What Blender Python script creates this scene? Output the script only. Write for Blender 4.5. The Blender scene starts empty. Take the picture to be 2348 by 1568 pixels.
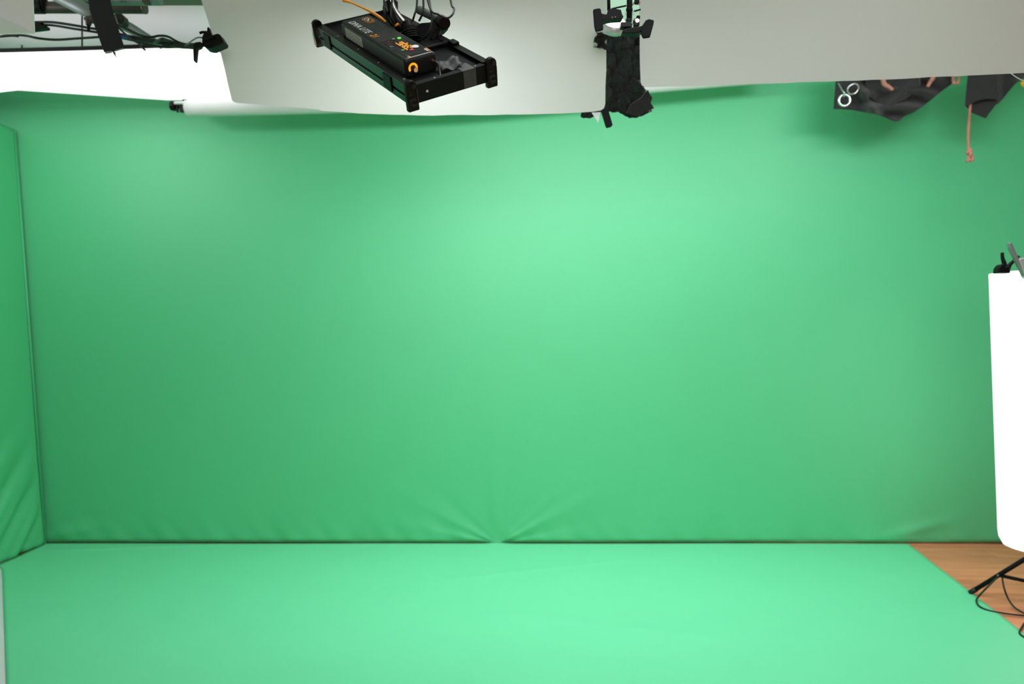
import bpy, bmesh, math, random
from mathutils import Vector, Matrix, noise
random.seed(7)
R = math.radians
F = 1650.0          # focal length in pixels of the 2348 px wide frame
H = 1.25            # camera height
WY = 4.455          # distance to the green back wall
scene = bpy.context.scene
C = scene.collection

# ------------------------------------------------------------------ camera, light, exposure
cd = bpy.data.cameras.new('camera'); cam = bpy.data.objects.new('camera', cd); C.objects.link(cam)
cam.location = (0, 0, H); cam.rotation_euler = (R(90), 0, 0)
cd.sensor_width = 36; cd.lens = F / 2348 * 36; cd.clip_start = .05
cd.dof.use_dof = True; cd.dof.focus_distance = 2.25; cd.dof.aperture_fstop = 2.0
scene.camera = cam
scene.view_settings.view_transform = 'Standard'; scene.view_settings.look = 'None'
scene.view_settings.gamma = 1; scene.view_settings.exposure = 0.0
scene.view_settings.use_curve_mapping = False
w = bpy.data.worlds.new('world'); scene.world = w; w.use_nodes = True
w.node_tree.nodes['Background'].inputs[0].default_value = (.8, .9, 1, 1)
w.node_tree.nodes['Background'].inputs[1].default_value = 0.0

def area(name, loc, target, sx, sy, power, col=(1, .975, 1.04), spread=180):
    l = bpy.data.lights.new(name, 'AREA'); l.shape = 'RECTANGLE'; l.size = sx; l.size_y = sy
    l.energy = power; l.color = col; l.spread = R(spread)
    o = bpy.data.objects.new(name, l); C.objects.link(o); o.location = loc
    o.rotation_euler = (Vector(target) - Vector(loc)).to_track_quat('-Z', 'Y').to_euler()
    return o
# overhead lamps above the hanging boards (out of view); the rest are added lights
area('overhead_wall_lamp', (0.35, 3.02, 2.70), (0.35, 4.45, 1.1), 1.8, .2, 20)
area('overhead_wall_lamp', (2.0, 2.98, 2.72), (2.1, 4.45, 1.5), .9, .2, 10)
area('added_key_light', (0.6, 2.0, 2.92), (0.6, 2.5, 0), 2.0, .5, 11, spread=120)  # added top-down light to brighten the floor while sparing the boards
area('added_front_fill', (0.6, -1.6, 2.0), (0.35, 3.2, 1.2), 2.2, 1.4, 42)  # added front fill behind the camera, no real fixture
area('added_floor_light', (0.3, 3.35, 2.90), (0.3, 3.6, 0), 2.6, .25, 13, spread=110)  # added light that lifts the back of the floor
area('added_side_wall_light', (-2.75, 2.9, 2.6), (-1.3, 4.45, 1.7), .4, .3, 8)  # added light outside the frame to brighten the left of the wall
area('added_ceiling_wash', (-2.2, 3.85, 2.73), (-2.2, 3.86, 2.95), 1.6, .5, 1.7)  # added upward light on the ceiling, stands in for softbox spill
PANEL_GLOW = 14.0
SOFT_GLOW = 1.15
LANTERN_GLOW = 1.0

# ------------------------------------------------------------------ materials
def mat(name, col, rough=.6, metal=0, emit=0, ecol=None, noise=0, nscale=8, spec=.5, bump=0, bscale=40, sheen=0):
    m = bpy.data.materials.new(name); m.use_nodes = True
    nt = m.node_tree; b = nt.nodes['Principled BSDF']
    b.inputs['Base Color'].default_value = (*col, 1)
    b.inputs['Roughness'].default_value = rough; b.inputs['Metallic'].default_value = metal
    b.inputs['Specular IOR Level'].default_value = spec
    if sheen:
        b.inputs['Sheen Weight'].default_value = sheen; b.inputs['Sheen Roughness'].default_value = .5
    if emit:
        b.inputs['Emission Color'].default_value = (*(ecol or col), 1); b.inputs['Emission Strength'].default_value = emit
    tc = nt.nodes.new('ShaderNodeTexCoord')
    if noise:
        n = nt.nodes.new('ShaderNodeTexNoise'); n.inputs['Scale'].default_value = nscale; n.inputs['Detail'].default_value = 5
        nt.links.new(tc.outputs['Object'], n.inputs['Vector'])
        mx = nt.nodes.new('ShaderNodeMix'); mx.data_type = 'RGBA'
        mx.inputs['A'].default_value = (*[c * (1 - noise) for c in col], 1)
        mx.inputs['B'].default_value = (*[min(1, c * (1 + noise)) for c in col], 1)
        nt.links.new(n.outputs['Fac'], mx.inputs['Factor']); nt.links.new(mx.outputs['Result'], b.inputs['Base Color'])
    if bump:
        n = nt.nodes.new('ShaderNodeTexNoise'); n.inputs['Scale'].default_value = bscale; n.inputs['Detail'].default_value = 4
        nt.links.new(tc.outputs['Object'], n.inputs['Vector'])
        bp = nt.nodes.new('ShaderNodeBump'); bp.inputs['Strength'].default_value = bump; bp.inputs['Distance'].default_value = .01
        nt.links.new(n.outputs['Fac'], bp.inputs['Height']); nt.links.new(bp.outputs['Normal'], b.inputs['Normal'])
    return m
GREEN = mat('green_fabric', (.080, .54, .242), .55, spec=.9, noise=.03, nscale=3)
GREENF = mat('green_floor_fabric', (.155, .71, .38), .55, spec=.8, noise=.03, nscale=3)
BOARD = mat('foam_board_paper', (.70, .745, .745), .65, noise=.025, nscale=5, bump=.06, bscale=14)
BOARDE = mat('foam_board_edge', (.6, .6, .58), .8, noise=.2, nscale=30)
WALLP = mat('white_wall_paint', (.72, .72, .70), .8, noise=.03)
CEIL = mat('ceiling_paint', (.76, .80, .75), .85, noise=.05, nscale=2)
WHITEB = mat('clean_white_board', (.88, .90, .90), .6, noise=.02)
STRAP = mat('black_webbing', (.006, .006, .007), .9, noise=.2, nscale=60)
BATT = mat('dim_batten_paint', (.12, .17, .11), .8, noise=.1)
PAPER = mat('white_paper', (.72, .70, .71), .6, noise=.02)
BLACK = mat('black_powder_coat', (.006, .007, .007), .6, spec=.12, noise=.15, nscale=60)
SHELL = mat('dark_grey_shell', (.011, .012, .012), .45, spec=.25, noise=.1, nscale=90)
ANOD = mat('black_anodised_rail', (.10, .105, .12), .34, metal=1, noise=.1, nscale=20)
PLAST = mat('black_plastic', (.004, .004, .004), .4, spec=.16, noise=.1, nscale=30)
RUBBER = mat('black_rubber_cable', (.006, .008, .007), .45, noise=.1, nscale=30)
CLOTH = mat('black_cloth', (.016, .015, .016), .85, noise=.25, nscale=25, bump=.3, bscale=90, sheen=.15)
DUV = mat('black_duvetyne', (.009, .010, .009), .95, noise=.3, nscale=30, bump=.6, bscale=45, sheen=.1)
CHROME = mat('chrome', (.75, .76, .78), .15, metal=1, noise=.03)
ALU = mat('dull_aluminium', (.24, .27, .27), .5, metal=.35, noise=.1, nscale=20)
PIPE = mat('dark_bronze_pipe', (.035, .028, .02), .5, metal=.3, noise=.2, nscale=20)
BRASS = mat('worn_brown_metal', (.10, .07, .06), .45, metal=.5, noise=.2, nscale=30)
SILVER = mat('silver_reflector', (.55, .58, .60), .4, metal=.5, noise=.05)
ORANGE = mat('orange_tie', (.75, .30, .02), .5, noise=.08)
ORINK = mat('orange_print', (.72, .26, .02), .5)
WHINK = mat('white_print', (.6, .62, .62), .5)
STICK = mat('pale_label', (.45, .5, .43), .6, noise=.25, nscale=160)
WSTICK = mat('white_sticker', (.7, .7, .72), .5)
REDB = mat('red_button', (.5, .01, .05), .4)
GREYB = mat('greenish_button', (.16, .25, .10), .4)
BLUEB = mat('blue_button_ring', (.05, .18, .35), .4)
GLED = mat('green_lamp', (.1, .8, .05), .4, emit=1.2, ecol=(.08, .9, .03))
AMBER = mat('amber_light', (1, .45, .03), .4, emit=.95, ecol=(1, .38, .01))
AMBERS = mat('amber_screen_pixels', (.9, .35, .02), .4, emit=.6, ecol=(1, .38, .05))
CREAM = mat('cream_knob_cap', (.8, .55, .25), .45, emit=.12, ecol=(1, .6, .2))
COPPER = mat('copper_jack', (.8, .4, .22), .25, metal=1)
TAPE = mat('grey_gaffer_tape', (.035, .036, .037), .6, noise=.25, nscale=50, bump=.4, bscale=60)
ROPE = mat('pink_brown_twine', (.50, .20, .15), .9, noise=.25, nscale=90)
TIP = mat('tan_clamp_tip', (.36, .16, .11), .7, noise=.15, nscale=40)
YELLOW = mat('yellow_plastic', (.9, .5, .02), .4)
GRIP = mat('grey_green_handle', (.07, .10, .085), .5, noise=.1)
LEDF = mat('led_diffuser', (.9, .9, .9), .6, emit=PANEL_GLOW, ecol=(1, .98, .95))
SOFTF = mat('lit_diffusion_cloth', (.9, .9, .9), .8, emit=SOFT_GLOW, ecol=(1, 1, 1))
LANT = mat('lit_diffusion_sleeve', (.85, .85, .88), .8, emit=LANTERN_GLOW, ecol=(1, 1, 1))
LAMPF = mat('lamp_glow', (1, 1, 1), .5, emit=6, ecol=(1, 1, 1))
def wood():
    m = bpy.data.materials.new('warm_wood_plank'); m.use_nodes = True; nt = m.node_tree; b = nt.nodes['Principled BSDF']
    tc = nt.nodes.new('ShaderNodeTexCoord'); mp = nt.nodes.new('ShaderNodeMapping'); mp.inputs['Scale'].default_value = (1.0, 6, 3)
    oi = nt.nodes.new('ShaderNodeObjectInfo')
    ad = nt.nodes.new('ShaderNodeVectorMath'); ad.operation = 'ADD'
    cx = nt.nodes.new('ShaderNodeCombineXYZ'); ml = nt.nodes.new('ShaderNodeMath'); ml.operation = 'MULTIPLY'; ml.inputs[1].default_value = 40
    nt.links.new(oi.outputs['Random'], ml.inputs[0]); nt.links.new(ml.outputs[0], cx.inputs['X']); nt.links.new(ml.outputs[0], cx.inputs['Z'])
    nt.links.new(tc.outputs['Object'], mp.inputs['Vector']); nt.links.new(mp.outputs[0], ad.inputs[0]); nt.links.new(cx.outputs[0], ad.inputs[1])
    n = nt.nodes.new('ShaderNodeTexNoise'); n.inputs['Scale'].default_value = 2.2; n.inputs['Detail'].default_value = 6; n.inputs['Distortion'].default_value = .8
    nt.links.new(ad.outputs[0], n.inputs['Vector'])
    cr = nt.nodes.new('ShaderNodeValToRGB')
    cr.color_ramp.elements[0].position = .3; cr.color_ramp.elements[0].color = (.66, .22, .11, 1)
    cr.color_ramp.elements[1].position = .7; cr.color_ramp.elements[1].color = (.95, .36, .19, 1)
    nt.links.new(n.outputs['Fac'], cr.inputs[0])
    hs = nt.nodes.new('ShaderNodeHueSaturation')
    mr = nt.nodes.new('ShaderNodeMapRange'); mr.inputs['To Min'].default_value = .86; mr.inputs['To Max'].default_value = 1.08
    nt.links.new(oi.outputs['Random'], mr.inputs['Value']); nt.links.new(mr.outputs[0], hs.inputs['Value'])
    nt.links.new(cr.outputs[0], hs.inputs['Color']); nt.links.new(hs.outputs[0], b.inputs['Base Color'])
    b.inputs['Roughness'].default_value = .42
    return m
WOOD = wood()

# ------------------------------------------------------------------ helpers
def obj(name, bm, m, parent=None, smooth=False, bevel=0):
    me = bpy.data.meshes.new(name); bmesh.ops.recalc_face_normals(bm, faces=bm.faces[:]); bm.to_mesh(me); bm.free()
    for mm in (m if isinstance(m, (list, tuple)) else [m]): me.materials.append(mm)
    if smooth:
        for p in me.polygons: p.use_smooth = True
    o = bpy.data.objects.new(name, me); C.objects.link(o)
    if parent: o.parent = parent
    if bevel:
        b = o.modifiers.new('bevel', 'BEVEL'); b.width = bevel; b.segments = 3; b.limit_method = 'ANGLE'; b.angle_limit = R(40)
    return o
def tag(o, label=None, cat=None, group=None, kind=None):
    if label: o['label'] = label
    if cat: o['category'] = cat
    if group: o['group'] = group
    if kind: o['kind'] = kind
    return o
def thing(name, label, cat, loc=(0, 0, 0), group=None):
    o = bpy.data.objects.new(name, None); C.objects.link(o); o.location = loc; o.empty_display_size = .1
    o.matrix_world = Matrix.Translation(loc)
    return tag(o, label, cat, group)
def settle(root):
    "parts are modelled in room coordinates: shift them so that they hang under the thing's own origin"
    inv = root.matrix_world.inverted()
    for ch in [c for c in C.objects if c.parent == root]:
        ch.matrix_parent_inverse = inv
def at(px, py, Y):
    return Vector(((px - 1174) / F * Y, Y, H + (784 - py) / F * Y))
def onplane(px, py, p0, n):
    d = Vector(((px - 1174) / F, 1, (784 - py) / F)); c = Vector((0, 0, H))
    return c + d * ((Vector(p0) - c).dot(Vector(n)) / d.dot(Vector(n)))
def box(bm, c, s, M=None):
    r = bmesh.ops.create_cube(bm, size=1)
    mm = Matrix.Translation(c) @ Matrix.Diagonal((*s, 1))
    if M is not None: mm = M @ mm
    bmesh.ops.transform(bm, matrix=mm, verts=r['verts']); return r['verts']
def boxo(name, c, s, m, parent=None, M=None, bevel=0):
    bm = bmesh.new(); box(bm, c, s, M); return obj(name, bm, m, parent, bevel=bevel)
def rod(bm, a, b, r1, r2=None, n=16, M=None):
    a, b = Vector(a), Vector(b)
    if M is not None: a, b = M @ a, M @ b
    d = b - a
    r = bmesh.ops.create_cone(bm, cap_ends=True, segments=n, radius1=r1, radius2=r1 if r2 is None else r2, depth=d.length)
    bmesh.ops.transform(bm, matrix=Matrix.Translation((a + b) / 2) @ d.to_track_quat('Z', 'Y').to_matrix().to_4x4(), verts=r['verts'])
def rodo(name, a, b, r, m, parent=None, r2=None, n=20, M=None, bevel=0):
    bm = bmesh.new(); rod(bm, a, b, r, r2, n, M); o = obj(name, bm, m, parent, smooth=False, bevel=bevel)
    for p in o.data.polygons:
        if len(p.vertices) == 4: p.use_smooth = True
    return o
def spline(pts, k=8):
    pts = [Vector(p) for p in pts]
    if len(pts) < 3: return pts
    q = [2 * pts[0] - pts[1]] + pts + [2 * pts[-1] - pts[-2]]; out = []
    for i in range(1, len(q) - 2):
        for j in range(k):
            t = j / k; a, b, c, d = q[i - 1:i + 3]
            out.append(.5 * ((2 * b) + (c - a) * t + (2 * a - 5 * b + 4 * c - d) * t * t + (3 * b - a - 3 * c + d) * t ** 3))
    return out + [pts[-1]]
def tube(bm, pts, r, n=8, k=8, radii=None, closed=False):
    path = spline(pts, k); rings = []; up = Vector((.3, .9, .2)).normalized()
    N = len(path)
    for i, p in enumerate(path):
        t = (path[min(i + 1, N - 1)] - path[max(i - 1, 0)]).normalized()
        up = (up - t * up.dot(t))
        up = up.normalized() if up.length > 1e-5 else t.orthogonal().normalized()
        s = t.cross(up); rr = r
        if radii:
            f = i / (N - 1) * (len(radii) - 1); a = int(f); b = min(a + 1, len(radii) - 1); rr = radii[a] + (radii[b] - radii[a]) * (f - a)
        rings.append([bm.verts.new(p + (up * math.cos(2 * math.pi * j / n) + s * math.sin(2 * math.pi * j / n)) * rr) for j in range(n)])
    for a, b in zip(rings, rings[1:]):
        for j in range(n): bm.faces.new((a[j], a[(j + 1) % n], b[(j + 1) % n], b[j]))
    bm.faces.new(rings[0]); bm.faces.new(rings[-1][::-1])
def tubeo(name, pts, r, m, parent=None, n=8, k=8, radii=None):
    bm = bmesh.new(); tube(bm, pts, r, n, k, radii); return obj(name, bm, m, parent, smooth=True)
def prism(bm, pts, off):
    "closed solid from a 3D outline pushed along a vector"
    off = Vector(off); a = [bm.verts.new(p) for p in pts]; b = [bm.verts.new(Vector(p) + off) for p in pts]; n = len(a)
    bm.faces.new(a); bm.faces.new(b[::-1])
    for i in range(n): bm.faces.new((a[i], b[i], b[(i + 1) % n], a[(i + 1) % n]))
def prismo(name, pts, off, m, parent=None, bevel=0):
    bm = bmesh.new(); prism(bm, pts, off); return obj(name, bm, m, parent, bevel=bevel)
def sheet(name, nu, nv, fn, m, parent=None, thick=.002):
    bm = bmesh.new(); g = [[bm.verts.new(fn(i / nu, j / nv)) for i in range(nu + 1)] for j in range(nv + 1)]
    for j in range(nv):
        for i in range(nu): bm.faces.new((g[j][i], g[j][i + 1], g[j + 1][i + 1], g[j + 1][i]))
    o = obj(name, bm, m, parent, smooth=True)
    if thick:
        s = o.modifiers.new('solid', 'SOLIDIFY'); s.thickness = thick; s.offset = 0
    return o
def sm(a, b, x):
    t = max(0, min(1, (x - a) / (b - a))); return t * t * (3 - 2 * t)
def ga(x, s): return math.exp(-(x / s) ** 2)
def lerp_tab(tab, x):
    if x <= tab[0][0]: return tab[0][1]
    for (a, b), (c, d) in zip(tab, tab[1:]):
        if x <= c: return b + (d - b) * (x - a) / (c - a)
    return tab[-1][1]

# ------------------------------------------------------------------ room shell
XL, XR, YF, YB, ZC = -3.7, 3.9, -2.4, 4.56, 2.95
def struct(name, c, s, m):
    return tag(boxo(name, c, s, m), kind='structure')
cx, cy = (XL + XR) / 2, (YF + YB) / 2
floor = struct('floor', (cx, cy, -.06), (XR - XL, YB - YF, .1), WOOD)
struct('ceiling', (cx, cy, ZC + .05), (XR - XL, YB - YF, .1), CEIL)
struct('wall_back', (cx, YB + .05, ZC / 2), (XR - XL, .1, ZC), WALLP)
struct('wall_front', (cx, YF - .05, ZC / 2), (XR - XL, .1, ZC), WALLP)
struct('wall_left', (XL - .05, cy, ZC / 2), (.1, YB - YF, ZC), WALLP)
struct('wall_right', (XR + .05, cy, ZC / 2), (.1, YB - YF, ZC), WALLP)
# wood planks of the floor, laid across the room on the side the green cloth leaves bare
bw = .13; meshes = {}
y = 2.1; row = 0
while y < YB - .01:
    x = 1.55 - random.uniform(0, .3)
    while x < XR:
        L = random.choice([.8, 1.1, 1.4, 1.7]); x2 = min(x + L, XR)
        key = round(x2 - x, 2); wy = min(bw, YB - y)
        if (key, round(wy, 3)) not in meshes:
            bm = bmesh.new(); box(bm, (0, 0, 0), (key - .002, wy - .0015, .0098))
            me = bpy.data.meshes.new('plank'); bm.to_mesh(me); bm.free(); me.materials.append(WOOD); meshes[(key, round(wy, 3))] = me
        o = bpy.data.objects.new('plank', meshes[(key, round(wy, 3))]); C.objects.link(o)
        o.location = ((x + x2) / 2, y + wy / 2, -.0049 + random.uniform(-.0004, 0)); o.parent = floor
        x = x2
    y += bw; row += 1

# ------------------------------------------------------------------ green backdrop, floor cloth, side flat
CX0 = -.092
def back_fn(u, v):
    x = -3.66 + u * 7.44; z = .008 + v ** 1.7 * 2.93
    d = 0
    dx = x - CX0; r = math.hypot(dx, z); th = math.degrees(math.atan2(z, dx))
    env = sm(0, .12, r) * ga(r, .55)
    for a, s, am in ((27, 5, .013), (40, 5, .006), (14, 4, -.006), (152, 5, .010), (138, 5, -.005), (168, 4, .008), (62, 5, .003), (95, 3, .004)):
        d += .62 * am * env * ga(th - a, s)
    d += .0045 * ga(dx + .01, .035) * sm(1.4, .2, z)                        # faint vertical seam crease
    low = ga(z, .13) * sm(0, .03, z)
    d += low * (.004 * math.sin(x * 9.1) + .003 * math.sin(x * 23 + 1) + .002 * math.sin(x * 41 + z * 30))
    d += .010 * ga((x - 2.45) - (z - .07) * 2.5, .12) * ga(z - .09, .06)
    d += .012 * ga((x + 2.7) - (z - .1) * 2, .12) * ga(z - .07, .05)
    d += .004 * math.sin(x * 1.7 + 2) * math.sin(z * 1.3 + 1)
    d -= .014 * ga(z, .018) * (1 - .9 * ga(dx, .05))                     # hem tucks back a little above the floor
    return Vector((x, WY - d, z))
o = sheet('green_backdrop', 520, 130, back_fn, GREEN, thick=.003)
tag(o, 'large green chroma-key cloth covering the whole back wall', 'backdrop')
g = thing('green_side_flat', 'tall green covered flat with diagonal creases standing at the left corner', 'backdrop', (-2.9, 3.6, 0))
SY0, SY1 = 2.9, 4.425
def side_fn(u, v):
    yy = SY0 + u * (SY1 - SY0); z = .012 + v * 2.545
    s = (z - .1) - (yy - 4.0) * .95
    t = (z - .1) + (yy - 4.0)
    env = sm(1.1, .25, z) * sm(3.4, 4.1, yy) * (1 - ga(yy - SY1, .06)) * .8
    d = env * (.016 * math.sin(s * 24) * ga(t - .35, .5) + .008 * math.sin(s * 52 + 1) * ga(t - .25, .3))
    d += .006 * math.sin(yy * 9) * sm(.3, 1.2, z) * sm(2.5, 1.5, z)
    d += .004 * math.sin(yy * 2 + z * 2)
    return Vector((-2.875 - .075 * z + d, yy, z))
sheet('cloth_cover', 120, 110, side_fn, GREEN, g, .003)
bm = bmesh.new()
for yy in (SY0 + .02, SY1 - .01): rod(bm, (-2.92, yy, .02), (-2.92 - .075 * 2.54, yy, 2.54), .012)
for z in (.03, 1.3, 2.54): rod(bm, (-2.92 - .075 * z, SY0 + .02, z), (-2.92 - .075 * z, SY1 - .01, z), .012)
obj('frame', bm, ALU, g)
rodo('edge_piping', side_fn(1, 0) + Vector((.004, 0, 0)), side_fn(1, 1) + Vector((.004, 0, 0)), .005, GREEN, g)
boxo('foot_pin', (-2.872, 4.42, .008), (.012, .014, .012), CHROME, g)
settle(g)
# floor cloth: outline on the floor
FC = [(-2.872, 3.99), (-2.90, 4.44), (2.446, 4.446), (2.187, 3.074), (1.93, 1.7), (-1.29, 1.7), (-1.848, 2.63), (-2.84, 3.997)]
def floor_fn(u, v):
    yy = 1.7 + v * 2.745
    left = lerp_tab([(1.7, -1.30), (2.63, -1.848), (3.95, -2.80), (4.0, -2.862), (4.5, -2.885)], yy)
    right = lerp_tab([(1.7, 1.93), (3.074, 2.187), (4.446, 2.446)], yy)
    x = left + u * (right - left)
    z = .004 + .0015 * (1 + math.sin(x * 3 + yy * 5) * math.sin(yy * 7 + 1))
    z += .006 * ga((yy - 4.36) - (x + 2.2) * .12, .02) * sm(-2.9, -2.6, x) * sm(-1.7, -2.1, x)
    z += .004 * ga((yy - 3.95) - (x - .2) * .35, .03) * ga(x - .1, .5)
    z += .003 * ga((yy - 3.1) + (x - .6) * .3, .05) * ga(x - .4, .6)
    z += .005 * ga(math.hypot(x - CX0, yy - 4.43), .06)
    return Vector((x, yy, z))
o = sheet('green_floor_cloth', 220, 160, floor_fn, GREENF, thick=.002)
tag(o, 'green chroma-key cloth spread flat over the floor', 'floor cloth')
p = [(-2.05, 2.0), (-1.1, 1.75), (-1.75, 2.9), (-2.45, 3.95), (-3.5, 3.95), (-3.5, 2.0)]
o = prismo('white_floor_board', [Vector((a, b, .0005)) for a, b in [(-3.45, 1.2), (-.95, 1.2), (-2.3, 4.2), (-2.86, 4.2), (-3.45, 4.2)]], (0, 0, .0022), BOARD)
tag(o, 'white board lying flat on the floor at the left edge under the green cloth', 'board')
o = tubeo('thin_floor_cord', [at(-30, 1552, 2.66), at(0, 1553, 2.66), at(9, 1558, 2.648), at(13, 1572, 2.615)], .0012, GRIP)
for v in o.data.vertices: v.co.z = .0045 + (v.co.z) * .0
bpy.data.objects.remove(o)

# ------------------------------------------------------------------ paper roll on its hanger
g = thing('paper_roll', 'long roll of white backdrop paper hanging in front of the green wall', 'paper roll', at(900, 238, 4.2))
RY = 4.2
cen = [at(x, y, RY) for x, y in ((428, 248), (600, 244), (820, 238), (1100, 226), (1500, 192), (1780, 169))]
bm = bmesh.new(); tube(bm, cen, .05, n=32, k=8, radii=[.046] + [.05] * 14); obj('paper', bm, PAPER, g, smooth=True)
rodo('core', at(428, 246, RY), at(399, 243, RY), .012, BLACK, g)
rodo('end_knob', at(404, 243, RY), at(392, 242, RY), .029, PLAST, g, bevel=.006)
rodo('crossbar', at(400, 236, RY - .03), at(440, 235, RY - .03), .0085, PAPER, g)
bm = bmesh.new(); box(bm, at(418, 249, RY - .01), (.028, .02, .045)); box(bm, at(407, 250, RY - .01), (.01, .018, .04)); box(bm, at(425, 232, RY), (.03, .02, .02))
obj('holder', bm, PLAST, g, bevel=.004)
bm = bmesh.new()
for x, y in ((412, 215), (1650, 160)):
    a = at(x, y, 4.28); rod(bm, (a.x, 4.28, ZC - .003), (a.x, 4.28, a.z - .05), .008)
    rod(bm, (a.x, 4.28, a.z - .03), (a.x, 4.2, a.z - .03 - (.0 if x > 1000 else .06)), .006)
bpy.data.objects.remove(obj('tmp', bm, BLACK))
settle(g)

# ------------------------------------------------------------------ lit overhead softbox, left
g = thing('overhead_softbox', 'bright white lit diffusion panel hanging flat at the upper left', 'softbox', (-2.3, 3.9, 2.68))
SZ = 2.68
def hz(px, py, z=SZ):
    Y = (z - H) * F / (784 - py); return Vector(((px - 1174) / F * Y, Y, z))
low = [hz(-260, 252), hz(42, 207), hz(385, 230), hz(545, 238), hz(545, 226), hz(497, 113), hz(360, 118), hz(180, 124), hz(-260, 134)]
low = [hz(-260, 240), hz(42, 207), hz(385, 229.6), hz(560, 228), hz(500, 113), hz(360, 116), hz(180, 122), hz(-260, 133)]
prismo('diffusion_cloth', low, (0, 0, .012), SOFTF, g)
bm = bmesh.new()
for a, b in zip(low, low[1:] + low[:1]): rod(bm, a + Vector((0, 0, .022)), b + Vector((0, 0, .022)), .008, n=10)
obj('frame', bm, BLACK, g)
prismo('top_cover', [q + Vector((0, 0, .03)) for q in low], (0, 0, .004), BLACK, g)
for q in (low[1], low[4], low[6]): rodo('hanging_wire', q + Vector((0, .03, .02)), Vector((q.x, q.y + .03, ZC - .002)), .004, BLACK, g, n=8)
# gathered thread on the lower face
tubeo('loose_thread', [hz(287, 139, 2.678), hz(305, 137, 2.678), hz(325, 135, 2.678), hz(345, 134, 2.678)], .0008, GRIP, g)
settle(g)

# ------------------------------------------------------------------ hanging white boards
def wobbly(pts, step=26, amp=1.3):
    out = []
    for (a, b), (c, d) in zip(pts, pts[1:] + pts[:1]):
        L = math.hypot(c - a, d - b); n = max(1, int(L / step)) if min(b, d) > -40 else 1
        for i in range(n):
            t = i / n; k = 0 if i == 0 else amp
            out.append((a + (c - a) * t + random.uniform(-k, k), b + (d - b) * t + random.uniform(-k, k)))
    return out
P1, N1 = at(1174, 262, 2.95), Vector((0, 1, .6)).normalized()
P2, N2 = at(1470, 197, 2.90), Vector((.12, 1, .5)).normalized()
def board(name, label, px, P, N, mats=None, thick=.006, parent=None):
    pts = [onplane(a, b, P, N) for a, b in px]
    bm = bmesh.new(); prism(bm, pts, N * thick)
    for f in bm.faces:
        if len(f.verts) == 4 and len(px) != 4: f.material_index = 1
    o = obj(name, bm, [BOARD, BOARDE], parent)
    if label: tag(o, label, 'board')
    return o
c1 = [(389, -240), (463, 5), (497, 113), (506, 122), (531, 228), (535, 233), (543, 236), (600, 240), (700, 248), (731, 251), (736, 254), (822, 260), (900, 263), (960, 264.5), (1100, 264), (1250, 261), (1360, 256), (1378, 253), (1385, 248), (1388, 238), (1390, 120), (1391, 20), (1396, -240)]
board('foam_board', 'large white foam board hanging behind the led light panel', wobbly(c1, 30, .9), P1, N1)
c2 = [(1464, -240), (1466, 0), (1467, 100), (1469, 188), (1472, 196), (1482, 200), (1497, 200), (1700, 193), (1900, 187), (2100, 179), (2348, 167), (2520, 158), (2520, -240)]
board('foam_board', 'wide white foam board hanging at the upper right above the black cloth', wobbly(c2, 30, .8), P2, N2)
P3, N3 = at(60, 60, 2.55), Vector((0, 1, .3)).normalized()
g = thing('foam_board', 'small white folded foam board at the upper left corner of the picture', 'board', at(0, 40, 2.55))
prismo('upper_panel', [onplane(a, b, P3, N3) for a, b in ((-160, -160), (73, -160), (75, 0), (79, 78), (0, 40), (-160, -38))], N3 * .005, WHITEB, g)
q = [onplane(a, b, P3, N3) for a, b in ((-160, -38), (0, 40), (79, 78))]
q2 = [at(79, 78, q[2].y), at(0, 79, q[1].y - .16), at(-160, 80, q[0].y - .35)]
prismo('folded_panel', [q[0], q[1], q[2] + Vector((0, -.001, 0)), q2[1], q2[2]], (0, .002, .005), WHITEB, g)
settle(g)
# dark rail just above the gap between the boards at the top
o = boxo('ceiling_batten', (at(400, -12, 3.45) + Vector((0, 0, 0))), (.9, .06, .075), BATT)
tag(o, 'dim green batten under the ceiling above the lit softbox', 'batten')

# screws / marks on boards
def mark(px, py, P, N, r, m): pass

# ------------------------------------------------------------------ led panel light (centre top)
L_, W_, T_ = .65, .276, .054
ex = Vector((.56297354, -.62997039, -.53497486)); ey = Vector((.82570099, .40071179, .39704903)); ez = Vector((-.0357584, -.66525737, .74575731))
org = Vector((-.651, 2.386, 1.048 + H))
MP = Matrix(((ex.x, ey.x, ez.x, org.x), (ex.y, ey.y, ez.y, org.y), (ex.z, ey.z, ez.z, org.z), (0, 0, 0, 1)))
lp = thing('led_panel_light', 'black led light panel with amber dial hanging in front of the white board', 'studio light', org)
lp.matrix_world = MP
def lb(name, c, s, m, parent=lp, bevel=0): return boxo(name, c, s, m, parent, bevel=bevel)
lb('back_plate', (L_ / 2, W_ / 2, -.014), (L_ - .02, W_ - .02, .006), BLACK)
lb('led_face', (L_ / 2, W_ / 2, -.047), (L_ - .03, W_ - .03, .006), LEDF)
def rail(c, s, groove_axis, sign, m=BLACK):
    o = lb('frame_rail', c, s, m, bevel=.0012); return o
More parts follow.
